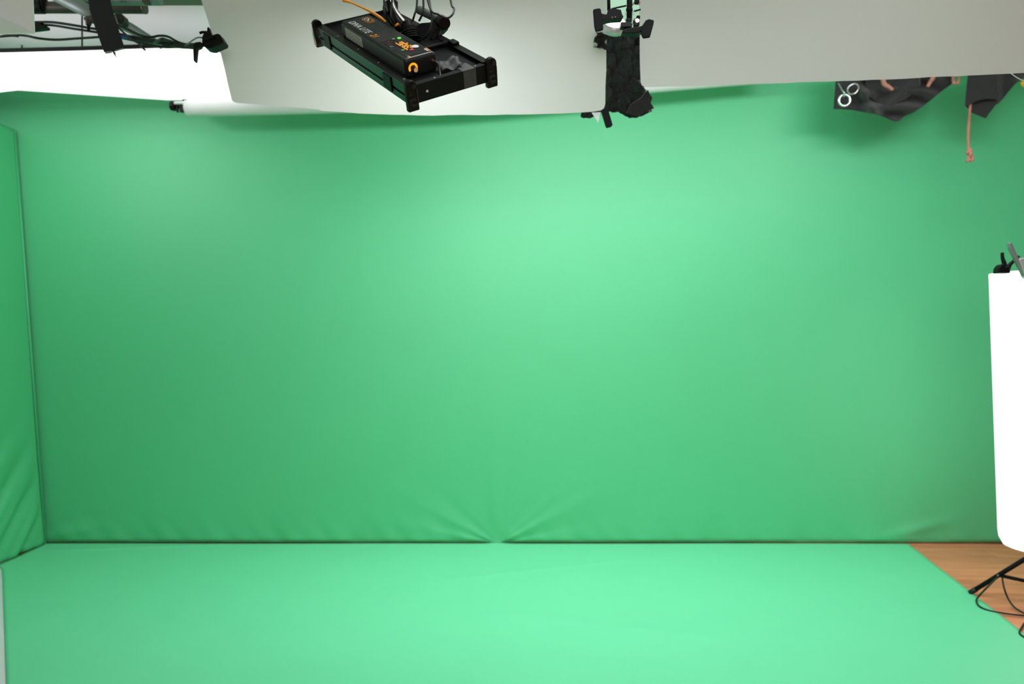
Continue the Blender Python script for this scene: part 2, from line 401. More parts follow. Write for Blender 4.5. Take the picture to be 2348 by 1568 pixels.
# long near rail: two bands with a groove between
bm = bmesh.new()
box(bm, (L_ / 2, .004, -.0135), (L_ - .03, .010, .027)); box(bm, (L_ / 2, .004, -.0445), (L_ - .03, .010, .019))
r1 = obj('frame_rail', bm, ANOD, lp, bevel=.0012)
lb('groove', (L_ / 2, .006, -.031), (L_ - .03, .006, .009), PLAST, r1)
lb('top_flange', (L_ / 2, .012, .0005), (L_ - .03, .024, .003), PLAST, r1)
for u in (.088, .522):
    lb('clip', (u, -.002, -.025), (.05, .006, .042), PLAST, r1, bevel=.001)
rail((L_ / 2, W_ - .005, -.027), (L_ - .03, .010, .054), 0, 1)
lb('rail_flange', (L_ / 2, W_ - .012, .0005), (L_ - .03, .024, .003), PLAST)
e2 = rail((L_ - .004, W_ / 2, -.0265), (.008, W_ - .02, .053), 0, 1)
e1 = rail((.004, W_ / 2, -.0265), (.008, W_ - .02, .053), 0, 1)
bm = bmesh.new(); rod(bm, (L_, .056, -.026), (L_ + .0015, .056, -.026), .0035, n=14); obj('rivet', bm, WHINK, e2)
# corner brackets
def bracket(u, v, su):
    bm = bmesh.new(); w = .034; z0, z1 = -.068, .018; pts = []
    for i in range(9):
        a = math.pi * i / 8; pts.append((v + w / 2 * math.cos(a), z1 - w / 2 + w / 2 * math.sin(a)))
    pts = [(v + w / 2, z0)] + pts + [(v - w / 2, z0)]
    P3d = [Vector((u, a, b)) for a, b in pts]
    prism(bm, P3d, (su * .016, 0, 0))
    o = obj('corner_bracket', bm, PLAST, lp, bevel=.0025)
    bm = bmesh.new(); uu = u + su * .016
    for dz, rr in ((z1 - .018 - .068 + .068, .0065),): rod(bm, (uu - su * .001, v + .006, z1 - .016), (uu + su * .003, v + .006, z1 - .016), rr, n=16)
    rod(bm, (uu - su * .001, v - .006, z1 - .037), (uu + su * .002, v - .006, z1 - .037), .004, n=12)
    box(bm, (uu, v - .002, z1 - .052), (.004, .022, .008)); box(bm, (uu, v + .002, z1 - .068), (.004, .018, .008)); box(bm, (uu, v - .008, z1 - .06), (.003, .005, .014))
    obj('bracket_relief', bm, SHELL, o, bevel=.0008)
    bm = bmesh.new(); box(bm, (uu + su * .0005, v + .0145, (z0 + z1) / 2 - .01), (.003, .002, .056)); obj('bracket_lip', bm, ANOD, o)
    return o
bracket(L_ - .006, .005, 1); bracket(L_ - .006, W_ - .008, 1); bracket(.006, .005, -1); bracket(.006, W_ - .008, -1)
lb('bracket_strap', (-.002, -.013, -.026), (.012, .003, .07), CHROME)
# screws along the flanges
for u in (.15, .30, .44, .60): 
    bm = bmesh.new(); rod(bm, (u, .014, .002), (u, .014, .0035), .003, n=10); obj('screw', bm, ALU, lp)
for v in (.09, .225):
    bm = bmesh.new(); rod(bm, (L_ - .012, v, -.003), (L_ - .012, v, 0), .003, n=10); obj('screw', bm, ALU, lp)
lb('end_flange', (L_ - .014, W_ / 2, -.0035), (.02, W_ - .03, .003), BLACK)
# controller box
cu0, cu1, cv0, cv1, cz0, cz1 = .141, .575, .034, .137, -.011, .043
cb = lb('controller_box', ((cu0 + cu1) / 2, (cv0 + cv1) / 2, (cz0 + cz1) / 2), (cu1 - cu0, cv1 - cv0, cz1 - cz0), SHELL, bevel=.010)
cb.modifiers['bevel'].segments = 4
def onbox(name, c, s, m, bevel=0): return lb(name, c, s, m, cb, bevel)
SIDEM = mat('mid_grey_side_cover', (.045, .048, .050), .45, metal=.2, noise=.08, nscale=40)
onbox('side_cover', ((cu0 + cu1) / 2, cv0 - .0002, .0145), (cu1 - cu0 - .012, .0012, .044), SIDEM, .0004)
for u_, z_ in ((.155, -.002), (.36, -.003), (.565, -.002)):
    bm = bmesh.new(); rod(bm, (u_, cv0 - .0004, z_), (u_, cv0 - .0018, z_), .0022, n=10); obj('side_screw', bm, PLAST, cb)
bm = bmesh.new(); r5 = random.Random(5)
for j in range(5):
    u = .182
    while u < .285:
        l = r5.choice([.006, .010, .016]); box(bm, (u + l / 2, cv0 - .0024, .005 + j * .0055), (l * .8, .0004, .0013)); u += l + .003
tag(obj('label_print', bm, GRIP, cb), kind='stuff')
onbox('side_label', (.235, cv0 - .0015, .016), (.12, .0012, .030), STICK)
onbox('control_panel', (.478, .087, cz1 + .0003), (.155, .078, .0012), PLAST)
onbox('end_trim', (cu1 - .006, .088, cz1 + .0008), (.002, .08, .0012), WHINK)
def text(s, u, v, z, size, m, parent, xdir=Vector((1, 0, 0)), ydir=Vector((0, 1, 0)), shear=.25, name='lettering', extr=.0003, off=0.0):
    c = bpy.data.curves.new('t', 'FONT'); c.body = s; c.size = size; c.extrude = extr; c.shear = shear; c.resolution_u = 3; c.offset = off
    t = bpy.data.objects.new('t', c); C.objects.link(t); dg = bpy.context.evaluated_depsgraph_get()
    me = bpy.data.meshes.new_from_object(t.evaluated_get(dg)); bpy.data.objects.remove(t)
    zd = xdir.cross(ydir); M = Matrix(((xdir.x, ydir.x, zd.x, u), (xdir.y, ydir.y, zd.y, v), (xdir.z, ydir.z, zd.z, z), (0, 0, 0, 1)))
    me.transform(M); me.materials.clear(); me.materials.append(m)
    o = bpy.data.objects.new(name, me); C.objects.link(o); o.parent = parent; return o
text('DIVA LITE', .172, .047, cz1 + .0006, .030, WHINK, cb, shear=.2, off=.0001)
text('21', .325, .047, cz1 + .0006, .030, ORINK, cb, shear=.2, off=.0002)
# oval maker's emblem: rounded outline with two rings and an N between them
def ring2(name, u, v, a, b, wdt, m, z=cz1 + .0006, parent=cb, p=2.0, a0=0, a1=360):
    bm = bmesh.new(); N = 36; A = []
    for i in range(N + 1):
        t = R(a0 + (a1 - a0) * i / N); c, s = math.cos(t), math.sin(t)
        f = lambda q, e: math.copysign(abs(q) ** (2 / e), q)
        A.append([bm.verts.new((u + (a + k) * f(c, p), v + (b + k) * f(s, p), z + dz)) for k, dz in ((0, 0), (0, .0006), (-wdt, .0006), (-wdt, 0))])
    for q, r in zip(A, A[1:]):
        for j in range(4): bm.faces.new((q[j], q[(j + 1) % 4], r[(j + 1) % 4], r[j]))
    return obj(name, bm, m, parent)
ring2('emblem', .197, .106, .029, .014, .0016, ORINK, p=3)
ring2('emblem', .184, .106, .0085, .0085, .0022, WHINK)
ring2('emblem', .210, .106, .0085, .0085, .0022, ORINK)
text('N', .192, .0995, cz1 + .0006, .016, WHINK, cb, shear=0)
# controls
def disc(name, u, v, r, m, z=cz1, hgt=.0022, sc=1):
    bm = bmesh.new(); rod(bm, (u, v, z), (u, v, z + hgt), r, n=20); return obj(name, bm, m, cb)
disc('button', .409, .105, .0055, GLED); disc('button', .405, .088, .0050, GREYB)
disc('button', .505, .067, .0055, GREYB); disc('button', .519, .088, .0068, REDB)
for u, v, m in ((.418, .070, REDB), (.436, .062, REDB), (.455, .057, WHINK), (.474, .052, BLUEB)):
    ring2('button_ring', u, v, .0055, .0055, .0010, m, a0=-160, a1=40)
sc = onbox('screen', (.474, .090, cz1 + .0012), (.082, .036, .0012), PLAST)
bm = bmesh.new(); rr = random.Random(3)
for j in range(5):
    u = .440
    while u < .510:
        l = rr.choice([.004, .007, .010]); vv = .077 + j * .0062
        if rr.random() < .8 and not (j == 4 and u < .455): box(bm, (u + l / 2, vv, cz1 + .0021), (l * .8, .0036, .0006))
        u += l + .0015
o = obj('readout', bm, AMBERS, cb); tag(o, kind='stuff')
bm = bmesh.new(); rod(bm, (0, 0, 0), (0, 0, .0012), .0115, n=28); o = obj('oval_sticker', bm, WSTICK, cb); o.location = (.502, .109, cz1 + .001); o.scale = (1.05, .85, 1)
text('cu', .543, .053, cz1 + .0006, .015, WHINK, cb, shear=.3, off=.0002, name='printed_mark'); onbox('printed_mark', (.562, .057, cz1 + .0008), (.008, .006, .0008), ORINK)
onbox('printed_mark', (.545, .121, cz1 + .0008), (.022, .004, .0008), WHINK); onbox('printed_mark', (.545, .127, cz1 + .0008), (.026, .004, .0008), ORINK)
# dial on the end face
du, dv, dz_ = cu1, .058, .016
for i in range(10):
    a0 = R(-18 + i * 23.5); a1 = a0 + R(20); bm = bmesh.new(); pts = []
    for k in range(4):
        a = a0 + (a1 - a0) * k / 3; pts.append(Vector((du, dv + .0145 * math.cos(a), dz_ + .0145 * math.sin(a))))
    for k in range(3, -1, -1):
        a = a0 + (a1 - a0) * k / 3; pts.append(Vector((du, dv + .0085 * math.cos(a), dz_ + .0085 * math.sin(a))))
    prism(bm, pts, (.0008, 0, 0)); obj('dial_segment', bm, AMBER, cb)
bm = bmesh.new(); rod(bm, (du, dv, dz_), (du + .016, dv, dz_ - .001), .0068, n=24); obj('knob', bm, PLAST, cb, bevel=.001)
bm = bmesh.new(); rod(bm, (du + .016, dv, dz_ - .001), (du + .0172, dv, dz_ - .001), .0062, n=24); obj('knob_cap', bm, CREAM, cb)
bm = bmesh.new(); rod(bm, (du, .121, .022), (du + .008, .121, .021), .0048, n=16); obj('jack', bm, COPPER, cb)
def L2(u, v, z): return Vector((u, v, z))
bm = bmesh.new(); tube(bm, [L2(du + .006, .121, .021), L2(du + .020, .124, .021), L2(du + .029, .125, .014), L2(du + .040, .120, .004), L2(L_ - .022, .114, -.004), L2(L_ - .014, .111, -.008)], .0036); obj('lead', bm, RUBBER, lp, smooth=True)
# tape patches
lb('tape', (L_ + .0008, .197, -.0255), (.0016, .042, .05), TAPE); lb('tape', (L_ - .024, .195, -.0005), (.05, .042, .0016), TAPE)
def tfn(u, v):
    x, y_ = L_ - .085 + u * .055, .135 + v * .07 - u * .01
    return Vector((x, y_, .003 + .016 * (1 - u) * v * abs(math.sin(u * 5 + v * 3)) + .006 * math.sin(v * 9)))
sheet('tape', 10, 10, tfn, TAPE, lp, .001)
# mount: plate, swivel, clamp, handle, post
mt = lb('mount_plate', (.345, .205, -.006), (.13, .13, .010), BLACK, bevel=.002)
lb('mount_bar', (.42, .21, .001), (.014, .125, .006), SHELL, mt, bevel=.001)
lb('mount_bar', (.45, W_ - .012, .006), (.035, .024, .012), PLAST, mt, bevel=.003)
inv = MP.inverted()
def W(px, py, Y): return inv @ at(px, py, Y)
bm = bmesh.new(); rod(bm, W(940, 95, 2.27), W(932, 50, 2.27), .021, .016); rod(bm, W(944, 90, 2.25), W(938, 63, 2.25), .026, .024); rod(bm, W(938, 66, 2.25), W(934, 50, 2.25), .019, .014)
sv = obj('swivel', bm, PLAST, lp, bevel=.002)
bm = bmesh.new()
for k in range(4):
    a, b = W(941 + k * 1.5, 74 + k * 5, 2.245), W(941.4 + k * 1.5, 76 + k * 5, 2.245); rod(bm, a, b, .028, n=20)
obj('swivel_rib', bm, SHELL, sv)
prismo('clamp_arm', [W(x, y, 2.26) for x, y in ((965, 52), (988, 50), (1000, 42), (1022, 42), (1026, 58), (1016, 68), (1009, 72), (1008, 90), (990, 100), (966, 96), (950, 84), (950, 62))], inv.to_3x3() @ Vector((0, .035, 0)), BLACK, lp, bevel=.004)
bm = bmesh.new(); rod(bm, W(1006, 66, 2.255), W(992, 92, 2.255), .010); obj('clamp_bolt', bm, PLAST, lp)
rodo('clamp_knob', W(1010, 48, 2.22), W(1020, 54, 2.19), .019, PLAST, lp, bevel=.003)
rodo('tightening_handle', W(957, 21, 2.25), W(1006, 44, 2.22), .0125, GRIP, lp, bevel=.008)
bm = bmesh.new(); rod(bm, W(900, -60, 2.34), W(897, 30, 2.34), .013); rod(bm, W(897, 5, 2.34), W(900, 30, 2.34), .022, .018)
obj('hanging_post', bm, PLAST, lp, bevel=.003)
tubeo('chrome_rod', [W(892, -40, 2.22), W(899, 2, 2.22), W(910, 28, 2.23), W(927, 50, 2.24)], .0055, CHROME, lp)
tubeo('rubber_strap', [W(905, 30, 2.27), W(914, 55, 2.26), W(922, 70, 2.27)], .016, PLAST, lp)
tubeo('yellow_tag', [W(906, 60, 2.24), W(914, 54, 2.24)], .004, ORINK, lp)
settle_inv = None
# cables: looped power leads of the fixture
cables = [
    [(882, -90, 2.2), (881, 15, 2.2), (887, 40, 2.22), (900, 60, 2.26)],
    [(908, -90, 2.2), (897, 20, 2.21), (899, 45, 2.22), (908, 62, 2.26)],
    [(958, -90, 2.22), (956, 8, 2.2), (950, 35, 2.2), (946, 48, 2.22)],
    [(966, -90, 2.22), (971, 10, 2.2), (968, 32, 2.2), (961, 48, 2.22)],
    [(972, -90, 2.2), (986, 12, 2.18), (991, 40, 2.17), (985, 70, 2.18), (972, 88, 2.2), (958, 93, 2.24)],
    [(962, -90, 2.2), (985, 15, 2.17), (1005, 33, 2.16), (1025, 41, 2.16), (1037, 34, 2.16), (1041, 20, 2.17), (1034, 4, 2.18), (1022, -90, 2.2)]]
for cbp in cables: tubeo('power_lead', [W(*c) for c in cbp], .0032, RUBBER, lp, n=8)
tie = tubeo('cable_tie', [at(786, 0, 2.2), at(806, 6, 2.2), at(828, 16, 2.2), at(851, 27, 2.19), at(872, 40, 2.19), at(884, 50, 2.2)], .0035, ORANGE, None, radii=[.0055, .003, .003, .0042, .0042, .003])
tag(tie, 'thin orange cable tie sticking out above the black led panel', 'cable tie')

# ------------------------------------------------------------------ top left rig: pipe, beam, tube, strap, cables, clamp
RYY = 3.2
g = thing('rigging_pipe', 'dark bronze pipe running level across the upper left', 'pipe', at(200, 15, 3.3))
bm = bmesh.new(); a, b = at(60, 17, 3.3), at(331, 18, 3.3); rod(bm, a, b, .026, n=24); obj('pipe', bm, PIPE, g)
rodo('end_ring', at(329, 18, 3.3), at(334, 18, 3.3), .027, BRASS, g)
rodo('sleeve', at(60, 14, 3.29), at(100, 14, 3.29), .034, PLAST, g, bevel=.003); rodo('collar', at(98, 12, 3.29), at(106, 12, 3.29), .029, BLACK, g)
settle(g)
g = thing('perforated_beam', 'grey metal beam with small screws above the pipe end at upper left', 'beam', at(305, -6, 3.15))
boxo('beam', at(310, -8, 3.15), (.23, .04, .065), ALU, g, bevel=.003)
for x in (276, 282, 288):
    bm = bmesh.new(); rod(bm, at(x, 3, 3.13), at(x, 3, 3.125), .0022, n=10); obj('screw', bm, BLACK, g)
boxo('end_cap', at(336, 2, 3.13), (.025, .03, .025), BRASS, g)
settle(g)
o = tubeo('diagonal_strut', [at(100, -28, 3.12), at(160, 4, 3.12), at(215, 32, 3.12), at(285, 58, 3.18), at(335, 86, 3.22), at(372, 106, 3.24)], .026, ALU, n=16, radii=[.03, .03, .028, .024, .02, .014])
tag(o, 'grey metal strut slanting down behind the black strap at upper left', 'strut')
g = thing('black_strap', 'wide black webbing strap hanging down over the pipe at upper left', 'strap', at(240, 60, 3.02))
ps = [at(x, y, 3.04) for x, y in ((200, -20), (205, 22), (216, 58), (238, 119), (252, 119), (283, 112), (283, 104), (270, 64), (256, 20), (248, -20))]
prismo('webbing', ps, (0, .006, 0), STRAP, g, bevel=.001)
prismo('frayed_end', [at(x, y, 3.03) for x, y in ((256, 116), (264, 119), (264.5, 126), (267, 132), (262, 126))], (0, .003, 0), CLOTH, g)
prismo('stitched_hem', [at(x, y, 3.032) for x, y in ((240, 119), (256, 117), (256, 121), (242, 123))], (0, .002, 0), ALU, g)
prismo('stitched_hem', [at(x, y, 3.032) for x, y in ((264, 115), (282, 110), (283, 112), (265, 118))], (0, .002, 0), ALU, g)
settle(g)
g = thing('wing_bolt', 'brown metal wing knob left of the black strap at upper left', 'knob', at(202, 50, 3.1))
prismo('wing', [at(x, y, 3.08) for x, y in ((190, 41), (197, 36), (212, 34), (214, 46), (205, 48), (193, 47))], (0, .03, 0), BRASS, g, bevel=.003)
bm = bmesh.new(); rod(bm, at(203, 46, 3.09), at(203, 58, 3.09), .014, .011); obj('nut', bm, PIPE, g, bevel=.002)
bm = bmesh.new(); rod(bm, at(203, 57, 3.09), at(203, 71, 3.09), .0065); obj('bolt', bm, BLACK, g); settle(g)
g = thing('pipe_clamp', 'worn metal pipe clamp right of the black strap under the pipe', 'clamp', at(274, 40, 3.2))
prismo('jaw', [at(x, y, 3.12) for x, y in ((262, 31), (277, 30), (284, 36), (285, 50), (278, 56), (268, 52), (262, 44))], (0, .04, 0), PIPE, g, bevel=.004)
rodo('bolt', at(262, 36, 3.1), at(270, 60, 3.1), .006, ALU, g); rodo('nut', at(258, 34, 3.1), at(264, 36, 3.1), .008, CHROME, g); settle(g)
def cable(label, pts, r=.0065, n=8, name='black_cable', group=None):
    o = tubeo(name, [at(*p) for p in pts], r, RUBBER, n=n); tag(o, label, 'cable', group); return o
cable('black cable, upper of the two parallel ones left of the strap', [(80, 51, 3.15), (120, 51, 3.15), (170, 58, 3.15), (210, 65, 3.15), (240, 68, 3.15), (270, 60, 3.1)], .0055)
cable('black cable, lower of the two parallel ones left of the strap', [(80, 57, 3.12), (120, 58, 3.12), (170, 66, 3.12), (222, 74, 3.13), (250, 78, 3.15)], .005)
o = prismo('cable_plug', [at(x, y, 3.1) for x, y in ((70, 48), (96, 50), (92, 56), (106, 58), (105, 64), (70, 68))], (0, .03, 0), PLAST, bevel=.003)
tag(o, 'black plug where two cables meet beside the small folded board', 'plug')
cable('long black cable sagging below the small folded board', [(-30, 92, 3.0), (0, 84, 3.0), (30, 80, 3.0), (60, 82, 3.0), (90, 88, 3.0), (130, 91, 3.02), (180, 88, 3.05), (225, 85, 3.08), (262, 82, 3.1)], .005)
cable('short black cable end poking out below the folded board', [(0, 84, 2.97), (25, 82, 2.97), (42, 83, 2.97)], .0045)
cable('black cable arching above the bundle right of the strap', [(266, 56, 3.08), (290, 66, 3.1), (320, 80, 3.12), (345, 85, 3.12), (365, 82, 3.12), (385, 84, 3.12), (410, 97, 3.12), (440, 105, 3.1)], .005)
cable('black cable crossing the bundle just right of the strap', [(268, 60, 3.06), (285, 76, 3.08), (305, 92, 3.08), (322, 102, 3.08), (325, 108, 3.08), (333, 115, 3.08)], .004)
cable('thick black cable bundle lying above the lit panel', [(270, 80, 3.1), (300, 86, 3.12), (340, 93, 3.12), (380, 99, 3.12), (410, 104, 3.12), (445, 108, 3.1)], .010)
cable('black cable along the lower edge of the bundle', [(275, 86, 3.15), (310, 94, 3.15), (345, 103, 3.15), (375, 108, 3.15), (410, 108, 3.15), (446, 110, 3.12)], .005)
cable('thin black cable curving up to the spring clamp', [(422, 106, 3.1), (430, 101, 3.0), (444, 91, 2.85), (455, 86, 2.75), (472, 88, 2.68)], .0028)
cable('short black cable above the bundle near the middle', [(354, 97, 3.12), (362, 94, 3.08), (372, 90, 3.06), (385, 93, 3.08), (403, 100, 3.12)], .0075)
cable('flat black lead resting on the edge of the lit panel', [(372, 107, 3.1), (395, 102, 3.1), (415, 108, 3.1), (447, 109, 3.08)], .006)
o = prismo('blue_connector', [at(x, y, 3.05) for x, y in ((272, 80), (283, 82), (292, 86), (283, 87), (273, 86))], (0, .01, 0), [mat('blue_plastic', (.03, .09, .4), .4)][0], bevel=.002)
tag(o, 'small blue connector on a cable just right of the black strap', 'connector')
# spring clamp on the board edge
g = thing('spring_clamp', 'black spring clamp gripping the left edge of the large white board', 'clamp', at(485, 92, 2.75))
CYY = 2.66
prismo('jaw', [at(x, y, CYY) for x, y in ((462, 90), (470, 85), (498, 76), (503, 78), (513, 94), (511, 99), (485, 110), (478, 110), (470, 108), (463, 99))], (0, .05, 0), PLAST, g, bevel=.005)
prismo('jaw', [at(x, y, CYY - .012) for x, y in ((461, 88), (466, 76), (474, 74), (486, 80), (494, 82), (468, 92))], (0, .04, 0), BLACK, g, bevel=.004)
prismo('handle', [at(x, y, CYY - .01) for x, y in ((475, 62), (478, 61), (484, 78), (480, 84), (473, 80))], (0, .02, 0), PLAST, g, bevel=.003)
tubeo('spring', [at(458, 76, CYY), at(464, 74, CYY), at(474, 74, CYY)], .005, BLACK, g)
prismo('handle', [at(x, y, CYY - .01) for x, y in ((442, 104), (446, 97), (458, 95), (463, 98), (459, 108), (451, 111), (448, 139), (446, 141), (443.5, 139))], (0, .02, 0), PLAST, g, bevel=.003)
settle(g)
# pale wedge of the diffusion beside the clamp

# ------------------------------------------------------------------ gap between the boards: lamp, fabric, clamps
def jit(x, y): return (x, y)
LX = [(60, 1372), (100, 1378), (110, 1384), (250, 1380), (262, 1365), (300, 1365)]
def fab_edge(y): 
    left = lerp_tab([(72, 1371), (84, 1374), (96, 1380), (106, 1384), (240, 1382), (256, 1334), (262, 1332), (270, 1335)], y)
    right = lerp_tab([(72, 1474), (195, 1476), (202, 1487), (212, 1489), (220, 1497), (228, 1494), (246, 1500), (254, 1494), (262, 1472), (270, 1464)], y)
    return left, right
def fab_bottom(x): return lerp_tab([(1330, 264), (1340, 267), (1352, 266), (1366, 260), (1376, 255), (1410, 254), (1440, 262), (1463, 268), (1470, 264), (1500, 249)], x)
P1b = P1 + N1 * .13
fab = thing('black_fabric', 'crumpled black fabric strip hanging in the gap between the two white boards', 'fabric', at(1425, 170, 2.9))
def fabfn(u, v):
    y0 = 70 + (1 - v) * 200; l, r = fab_edge(y0)
    x = l + u * (r - l); yb = fab_bottom(x) if y0 > 235 else 300
    yy = min(y0, yb)
    p = onplane(x, yy, P1b, N1)
    d = .05 * noise.noise(Vector((x * .035, yy * .028, 3))) + .022 * noise.noise(Vector((x * .09, yy * .07, 9))) + .008 * noise.noise(Vector((x * .25, yy * .25, 1)))
    return p + Vector((0, 1, 0)) * (d + .014 + max(0, x - 1465) * .0006)
sheet('fabric', 60, 90, fabfn, DUV, fab, .002)
# folded flap at the lower right and the scrap over the board edge
prismo('flap', [at(x, y, 2.94) for x, y in ((1446, 240), (1468, 226), (1486, 206), (1490, 216), (1496, 224), (1492, 236), (1500, 248), (1481, 256), (1464, 268), (1436, 260))], (0, .004, .002), DUV, fab)
def scr(u, v):
    x = 1366 + u * 24 + 4 * math.sin(v * 9); y_ = 72 + v * 36 + u * 6
    return onplane(x, y_, P1 - N1 * .012, N1) + Vector((0, .006 * math.sin(u * 9 + v * 13), 0))
sheet('frayed_corner', 12, 18, scr, DUV, fab, .0012)
for k in range(14):
    a = (1368 + random.uniform(-4, 14), 84 + random.uniform(-4, 22))
    tubeo('thread', [onplane(a[0], a[1], P1 - N1 * .018, N1), onplane(a[0] + random.uniform(-5, 4), a[1] + random.uniform(2, 6), P1 - N1 * .024, N1), onplane(a[0] + random.uniform(-4, 7), a[1] + random.uniform(3, 9), P1 - N1 * .018, N1)], .0011, DUV, fab, n=5, k=4)
settle(fab)
o = prismo('white_card_corner', [at(x, y, 3.02) for x, y in ((1357, 258), (1377, 257), (1372, 281))], (0, .004, 0), BOARD)
tag(o, 'small white pointed card corner poking out below the large board', 'card')
o = prismo('black_batten_end', [at(x, y, 3.0) for x, y in ((1378, 250), (1394, 248), (1405, 286), (1401, 289), (1393, 291), (1390, 289))], (0, .02, 0), BLACK, bevel=.002)
tag(o, 'black batten end poking down below the black fabric', 'batten')
BY = 2.50
g = thing('board_clamp', 'black paddle clamp on the right edge of the large board above the fabric', 'clamp', at(1372, 45, BY))
prismo('paddle', [at(x, y, BY) for x, y in ((1360, 22), (1363, 20), (1375, 18), (1378, 21), (1381, 40), (1384, 66), (1378, 69), (1366, 71), (1363, 60))], (0, .012, 0), BLACK, g, bevel=.003)
prismo('arm', [at(x, y, BY + .002) for x, y in ((1378, 28), (1381, 31), (1391, 33), (1394, 22), (1404, 18), (1424, 22), (1427, 33), (1430, 37), (1426, 42), (1404, 43), (1388, 46), (1381, 50))], (0, .035, 0), PLAST, g, bevel=.004)
for x, y in ((1404, 40), (1411, 39)): rodo('rivet', at(x, y, BY - .004), at(x, y, BY + .002), .0028, CHROME, g)
rodo('stem', at(1396, 24, BY + .02), at(1395, -40, BY + .02), .006, BLACK, g)
settle(g)
g = thing('board_clamp', 'black paddle clamp on the left edge of the right-hand board above the fabric', 'clamp', at(1489, 62, BY))
prismo('paddle', [at(x, y, BY) for x, y in ((1474, 56), (1481, 46), (1488, 43), (1500, 46), (1499, 54), (1491, 84), (1476, 86.5), (1472, 80), (1470, 70))], (0, .012, 0), BLACK, g, bevel=.003)
prismo('arm', [at(x, y, BY + .01) for x, y in ((1478, 56), (1466, 60), (1448, 62), (1436, 64), (1428, 68), (1426, 74), (1440, 76), (1466, 74), (1476, 70))], (0, .035, 0), PLAST, g, bevel=.004)
prismo('jaw', [at(x, y, BY + .008) for x, y in ((1423, 52), (1425, 50), (1446, 50), (1451, 54), (1449, 61), (1424, 61))], (0, .03, 0), SHELL, g, bevel=.004)
settle(g)
g = thing('reflector_lamp', 'lit round lamp with a silver rim in the gap between the white boards', 'lamp', at(1412, 55, 2.75))
n = Vector((.06, -.80, .58)).normalized(); c0 = at(1410, 50, 2.60)
bm = bmesh.new()
q = n.to_track_quat('Z', 'Y').to_matrix().to_4x4(); NN = 40
rings = []
for r_, h_ in ((.0385, .0), (.041, 0), (.043, -.022), (.040, -.034)):
    rings.append([bm.verts.new(c0 + q.to_3x3() @ Vector((r_ * math.cos(2 * math.pi * i / NN), r_ * math.sin(2 * math.pi * i / NN), h_))) for i in range(NN)])
for a, b in zip(rings, rings[1:]):
    for i in range(NN): bm.faces.new((a[i], a[(i + 1) % NN], b[(i + 1) % NN], b[i]))
bm.faces.new(rings[-1])
obj('reflector_rim', bm, SILVER, g, smooth=True)
rodo('lamp_face', c0 - n * .004, c0 - n * .001, .038, LAMPF, g, n=40)
settle(g)
g = thing('lamp_fitting', 'black post with white connectors and clips in the gap between the boards', 'lamp fitting', at(1440, 30, 2.7))
rodo('post', at(1444, -40, 2.66), at(1443, 44, 2.66), .0105, PLAST, g); rodo('post_collar', at(1443, 20, 2.66), at(1443, 26, 2.66), .0125, PLAST, g)
rodo('post_foot', at(1443, 44, 2.66), at(1441, 50, 2.66), .012, SHELL, g, bevel=.003)
for x, y in ((1434.5, 30), (1453, 31)): rodo('white_connector', at(x, y - 4, 2.655), at(x + .5, y + 4, 2.655), .003, PAPER, g, bevel=.001)
rodo('cross_rod', at(1404, 20, 2.68), at(1436, 13, 2.68), .003, BLACK, g); rodo('cross_rod', at(1454, 26, 2.68), at(1468, 22, 2.7), .003, BLACK, g)
for x, y, s in ((1460, 4, .018), (1463, 41, .014), (1459, 55, .022), (1455, 50, .012)): boxo('clip', at(x, y, 2.69), (s, .02, s * .9), PLAST, g, bevel=.004)
rodo('small_lamp', at(1461, 47, 2.665), at(1461.5, 47, 2.66), .0062, LAMPF, g)
for x, y in ((1452, 9), (1466, 8), (1454, 45)): rodo('clip_pin', at(x - 2, y + 3, 2.66), at(x + 2, y - 3, 2.66), .0022, TIP, g)
settle(g)

# ------------------------------------------------------------------ black cloths, rings, tan tips, rope (upper right)
KY = 4.1
def drape(name, xs, top, bottab, foldfn, label=None, parent=None, nu=70, nv=26, leftlean=0):
    def fn(u, v):
        x = xs[0] + u * (xs[1] - xs[0]); yb = lerp_tab(bottab, x); y_ = yb + (top - yb) * v
        return at(x + leftlean * (1 - v) * (1 - u), y_, KY + foldfn(x, y_, 1 - v))
    return sheet(name, nu, nv, fn, CLOTH, parent, .003)
bc1 = thing('black_cloth', 'bunched black cloth with metal rings hanging below the right-hand board', 'cloth', at(2040, 200, KY))
def f1(x, y, t):
    a = .05 * math.exp(-((x - 1975 - (y - 195) * .55) / 13) ** 2)         # long diagonal fold
    b = .03 * math.sin((y - .0016 * (x - 2050) ** 2) * .16) * sm(1960, 2010, x) * sm(2190, 2120, x)
    return -(a * 1.5 * sm(185, 215, y) + b * 1.3 + .015 * math.sin((x - 1912) * .09) * sm(2000, 1950, x)) - .05 * ga((x - 2050) / 60, 1) * t
b1 = [(1911, 250), (1935, 250), (1960, 252), (1985, 257), (2010, 261), (2035, 269), (2047, 275), (2056, 278), (2066, 277), (2076, 267), (2095, 259), (2115, 246), (2135, 230), (2160, 209), (2178, 196), (2190, 186)]
drape('folded_cloth', (1919, 2190), 150, [(1919, 250)] + b1[1:], f1, parent=bc1, nu=110, nv=34, leftlean=-8)
def f1b(x, y, t): return -.05 - .02 * math.sin((x + y) * .1)
drape('cloth_fold', (1985, 2110), 150, [(1985, 215), (2010, 236), (2035, 246), (2052, 240), (2075, 228), (2095, 212), (2110, 196)], f1b, parent=bc1, nu=40, nv=14)
settle(bc1)
bc2 = thing('black_cloth', 'black cloth with a turned hem hanging at the right edge above the twine', 'cloth', at(2280, 200, KY))
def f2(x, y, t): return -.02 * math.sin((x - 2212) * .12) - .03 * sm(2240, 2290, x) * math.sin(y * .07)
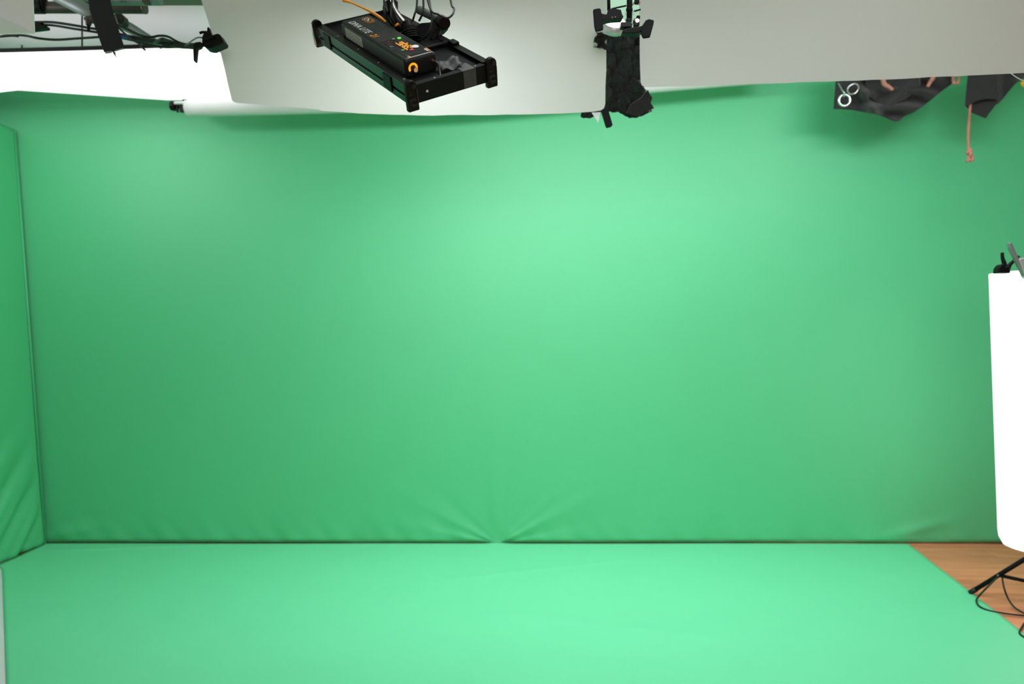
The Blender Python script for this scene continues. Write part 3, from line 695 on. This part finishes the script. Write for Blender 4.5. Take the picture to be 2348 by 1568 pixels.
drape('hanging_cloth', (2240, 2400), 150, [(2240, 262), (2258, 268), (2262, 270), (2275, 245), (2288, 238), (2300, 226), (2314, 208), (2328, 192), (2350, 178), (2400, 160)], f2, parent=bc2)
prismo('turned_hem', [at(x, y, KY - .06) for x, y in ((2222, 150), (2284, 150), (2287, 185), (2291, 222), (2287, 227), (2262, 226), (2240, 231), (2222, 241), (2213, 243), (2216, 210))], (0, .006, 0), CLOTH, bc2, bevel=.003)
prismo('corner_fold', [at(x, y, KY - .02) for x, y in ((2213, 240), (2225, 215), (2262, 210), (2290, 215), (2284, 240), (2261, 271), (2228, 258))], (0, .006, 0), CLOTH, bc2, bevel=.003)
settle(bc2)
def torus(px, py, Y, R_, r, yaw, pitch, name, label, sq=1):
    bm = bmesh.new(); NA, NB = 40, 12; g_ = []
    M = Matrix.Translation(at(px, py, Y)) @ Matrix.Rotation(yaw, 4, 'Y') @ Matrix.Rotation(pitch, 4, 'X')
    for i in range(NA):
        a = 2 * math.pi * i / NA; row_ = []
        for j in range(NB):
            b = 2 * math.pi * j / NB; rr = R_ + r * math.cos(b)
            row_.append(bm.verts.new(M @ Vector((rr * math.cos(a), r * math.sin(b) * 1.2, rr * math.sin(a) * sq))))
        g_.append(row_)
    for i in range(NA):
        for j in range(NB): bm.faces.new((g_[i][j], g_[(i + 1) % NA][j], g_[(i + 1) % NA][(j + 1) % NB], g_[i][(j + 1) % NB]))
    o = obj(name, bm, CHROME, smooth=True); tag(o, label, 'ring'); return o
torus(1936, 230, 4.02, .031, .006, .1, .1, 'metal_ring', 'lower chrome ring hanging on the left end of the bunched cloth', .98)
torus(1956, 204, 4.03, .032, .005, -.2, .5, 'metal_ring', 'upper chrome ring on the left end of the bunched cloth', .85)
o = tubeo('metal_hook', [at(1922, 190, 4.06), at(1932, 208, 4.0), at(1938, 216, 4.0), at(1934, 222, 4.02)], .0035, CHROME)
tag(o, 'small chrome hook above the lower metal ring', 'hook')
for i, (pts, r, lab) in enumerate((
    ([(2020, 153), (2024, 175), (2027, 192), (2036, 198), (2047, 206)], .013, 'tan clamp tip showing on the left part of the bunched cloth'),
    ([(2146, 153), (2140, 176), (2133, 188), (2127, 199)], .012, 'tan clamp tip showing on the right part of the bunched cloth'),
    ([(2186, 153), (2186, 186), (2192, 191), (2198, 185), (2198, 153)], .009, 'curved tan clamp tip between the two black cloths'))):
    o = tubeo('clamp_tip', [at(x, y, 3.96 if y > 160 else 4.085) for x, y in pts], r, TIP, n=10, radii=[r, r, r * .7]); tag(o, lab, 'clamp')
rp = thing('twine', 'pinkish brown twine with knotted end hanging from the black cloth at right', 'twine', at(2222, 300, 3.95))
bm = bmesh.new()
base = spline([at(2226, 232, 4.065), at(2225, 240, 4.06), at(2223, 262, 4.05), at(2221, 290, 3.96), at(2220, 320, 3.96), at(2222, 345, 3.96)], 14)
for k in range(3):
    pts = [p + Vector((math.cos(i * .9 + k * 2.094), math.sin(i * .9 + k * 2.094), 0)) * .0032 for i, p in enumerate(base)]
    tube(bm, pts, .0042, n=6, k=2)
obj('strand', bm, ROPE, rp, smooth=True)
tubeo('knot', [at(2219, 342, 3.96), at(2226, 345, 3.94), at(2218, 350, 3.95), at(2227, 353, 3.96), at(2219, 349, 3.97), at(2222, 344, 3.95), at(2226, 352, 3.94), at(2224, 358, 3.95)], .009, ROPE, rp)
bm = bmesh.new(); tube(bm, [at(2223, 355, 3.95), at(2229, 360, 3.95), at(2230, 366, 3.95), at(2224, 369, 3.95)], .008); tube(bm, [at(2222, 355, 3.96), at(2220, 362, 3.95), at(2222, 366, 3.94), at(2217, 370, 3.94)], .0075)
obj('frayed_end', bm, ROPE, rp, smooth=True); settle(rp)
g = thing('yellow_connector', 'yellow connector on a thin white wire at the right edge', 'connector', at(2348, 190, 2.5))
tubeo('wire', [at(2318, 168, 2.45), at(2332, 178, 2.45), at(2348, 186, 2.45), at(2370, 196, 2.45)], .0016, PAPER, g, n=6)
prismo('housing', [at(x, y, 2.45) for x, y in ((2343, 187), (2352, 186), (2362, 194), (2352, 199), (2345, 194))], (0, .01, 0), YELLOW, g, bevel=.002); settle(g)

hr = thing('hanging_rail', 'dark rail hidden above the right-hand board carrying the black cloths', 'rail', at(2150, 148, 4.1))
rodo('rail', at(1905, 143, 4.12), at(2520, 143, 4.12), .012, BLACK, hr)
for x in (1960, 2400): rodo('hanger', at(x, 143, 4.12), Vector((at(x, 143, 4.12).x, 4.12, ZC - .001)), .006, BLACK, hr, n=8)
settle(hr)

# ------------------------------------------------------------------ lantern softbox on stand (right edge)
HX, HY = 2.50, 3.38      # foot of the stand
LX_ = 2.64               # middle of the softbox, a little to its right
st = thing('light_stand', 'black tripod light stand on the wood floor under the white softbox', 'light stand', (HX, HY, 0))
def lw(x, y, z): return Vector((x, y, z)) - Vector((HX, HY, 0))
rodo('pole', (0, 0, .09), (0, 0, .284), .014, BLACK, st)
rodo('hub', (0, 0, .235), (0, 0, .282), .026, PLAST, st, bevel=.004); rodo('hub', (0, 0, .09), (0, 0, .13), .023, PLAST, st, bevel=.004)
foot = Vector((2.27 - HX, 3.56 - HY, .012)); a0 = math.atan2(foot.y, foot.x); fr = math.hypot(foot.x, foot.y)
for k in range(3):
    a = a0 + k * 2 * math.pi / 3; fp = Vector((fr * math.cos(a), fr * math.sin(a), .012)); hp = Vector((.02 * math.cos(a), .02 * math.sin(a), .268))
    if k == 0: fp = Vector((foot.x, foot.y, .012))
    lg = rodo('leg', fp, hp, .0105, BLACK, st)
    rodo('rubber_foot', fp - (hp - fp).normalized() * .006, fp + (hp - fp).normalized() * .03, .0125, RUBBER, lg)
    mid = fp.lerp(hp, .42); rodo('brace', mid, Vector((.018 * math.cos(a), .018 * math.sin(a), .11)), .0085, BLACK, st)
    rodo('rivet', mid + Vector((-.012, -.012, .004)), mid + Vector((-.014, -.016, .004)), .004, ALU, lg)
sb = thing('lantern_softbox', 'glowing white fabric softbox on the stand at the right edge', 'softbox', (LX_, HY, 1.25))
SLY = 3.2
def lant():
    bm = bmesh.new(); NS, NV = 64, 40; rows = []
    for j in range(NV + 1):
        v = j / NV; z = .285 + v * (1.575 - .285)
        k = math.sqrt(max(0, 1 - (1 - min(1, (z - .27) / .075)) ** 2)) if z < .345 else 1          # rounded lower end
        lean = .045 * (1 - v)
        ce = Vector((2.276 + lean + .34, HY, z)); row_ = []
        for i in range(NS):
            t = 2 * math.pi * i / NS; c, s = math.cos(t), math.sin(t); e = 2 / 2.5
            row_.append(bm.verts.new(ce + Vector((math.copysign(abs(c) ** e, c) * .34 * (.86 + .14 * k), math.copysign(abs(s) ** e, s) * .19 * (.80 + .20 * k), 0))))
        rows.append(row_)
    for a, b in zip(rows, rows[1:]):
        for i in range(NS): bm.faces.new((a[i], a[(i + 1) % NS], b[(i + 1) % NS], b[i]))
    bm.faces.new(rows[0])
    return bm
o = obj('diffusion_sleeve', lant(), LANT, sb, smooth=True)
s_ = o.modifiers.new('solid', 'SOLIDIFY'); s_.thickness = .003
boxo('frame', (LX_, HY, .95), (.4, .03, 1.0), BLACK, sb)
settle(sb)
g = thing('spring_clamp', 'black spring clamp gripping the top rim of the glowing softbox', 'clamp', at(2308, 600, SLY + .1))
CY2 = SLY - .0
tubeo('handle', [at(2302, 622, CY2), at(2303, 606, CY2), at(2299, 592, CY2), at(2298, 579, CY2)], .009, PLAST, g, n=12, radii=[.014, .010, .0075, .0065])
tubeo('handle', [at(2308, 620, CY2), at(2315, 608, CY2), at(2324, 599, CY2), at(2336, 588, CY2)], .009, PLAST, g, n=12, radii=[.014, .009, .0075, .0065])
prismo('jaw', [at(x, y, CY2 - .02) for x, y in ((2289, 626), (2291, 614), (2297, 606), (2306, 604), (2316, 610), (2318, 626))], (0, .04, 0), PLAST, g, bevel=.005)
rodo('pivot', at(2309, 611, CY2 - .025), at(2309, 611, CY2 + .02), .006, SHELL, g); settle(g)
g = thing('metal_clamp', 'large bright metal spring clamp at the top right of the softbox', 'clamp', at(2340, 600, SLY - .12))
CY3 = SLY - .06
prismo('handle', [at(x, y, CY3) for x, y in ((2314, 557), (2318, 555), (2322, 558), (2337, 592), (2352, 606), (2362, 640), (2348, 632), (2330, 596), (2317, 570))], (0, .02, 0), ALU, g, bevel=.004)
prismo('jaw', [at(x, y, CY3 - .005) for x, y in ((2337, 594), (2350, 590), (2372, 600), (2372, 650), (2352, 634))], (0, .03, 0), SILVER, g, bevel=.004); settle(g)
def fl(px, py, z=.004):
    Y = (H - z) * F / (py - 784); return Vector(((px - 1174) / F * Y, Y, z))
def cable3(label, pts, r): o = tubeo('floor_cable', pts, r, RUBBER); tag(o, label, 'cable')
cable3('black cable looping from the stand leg onto the edge of the green cloth', [at(2296, 1314, 3.5), at(2282, 1328, 3.47), at(2262, 1348, 3.42), fl(2245, 1366, .03), fl(2239, 1377, .012), fl(2246, 1390, .012), fl(2270, 1400, .01), fl(2310, 1407, .01), fl(2345, 1411, .01), fl(2365, 1412, .01)], .0042)
cable3('black cable hanging from the stand leg to the black power box', [at(2297, 1314, 3.5), at(2299, 1330, 3.46), at(2303, 1350, 3.42), fl(2312, 1373, .03), fl(2326, 1392, .015), fl(2345, 1404, .012), fl(2362, 1410, .012)], .0042)
cable3('short black cable running down from the power box to the cloth edge', [fl(2362, 1418, .02), fl(2350, 1428, .01), fl(2342, 1440, .008), fl(2338, 1452, .009), fl(2350, 1462, .009)], .0042)
pb = fl(2390, 1420, 0)
o = boxo('power_box', (pb.x + .02, pb.y, .045), (.11, .10, .09), PLAST, bevel=.02); tag(o, 'black power box on the wood floor at the right edge beside the stand', 'power supply')
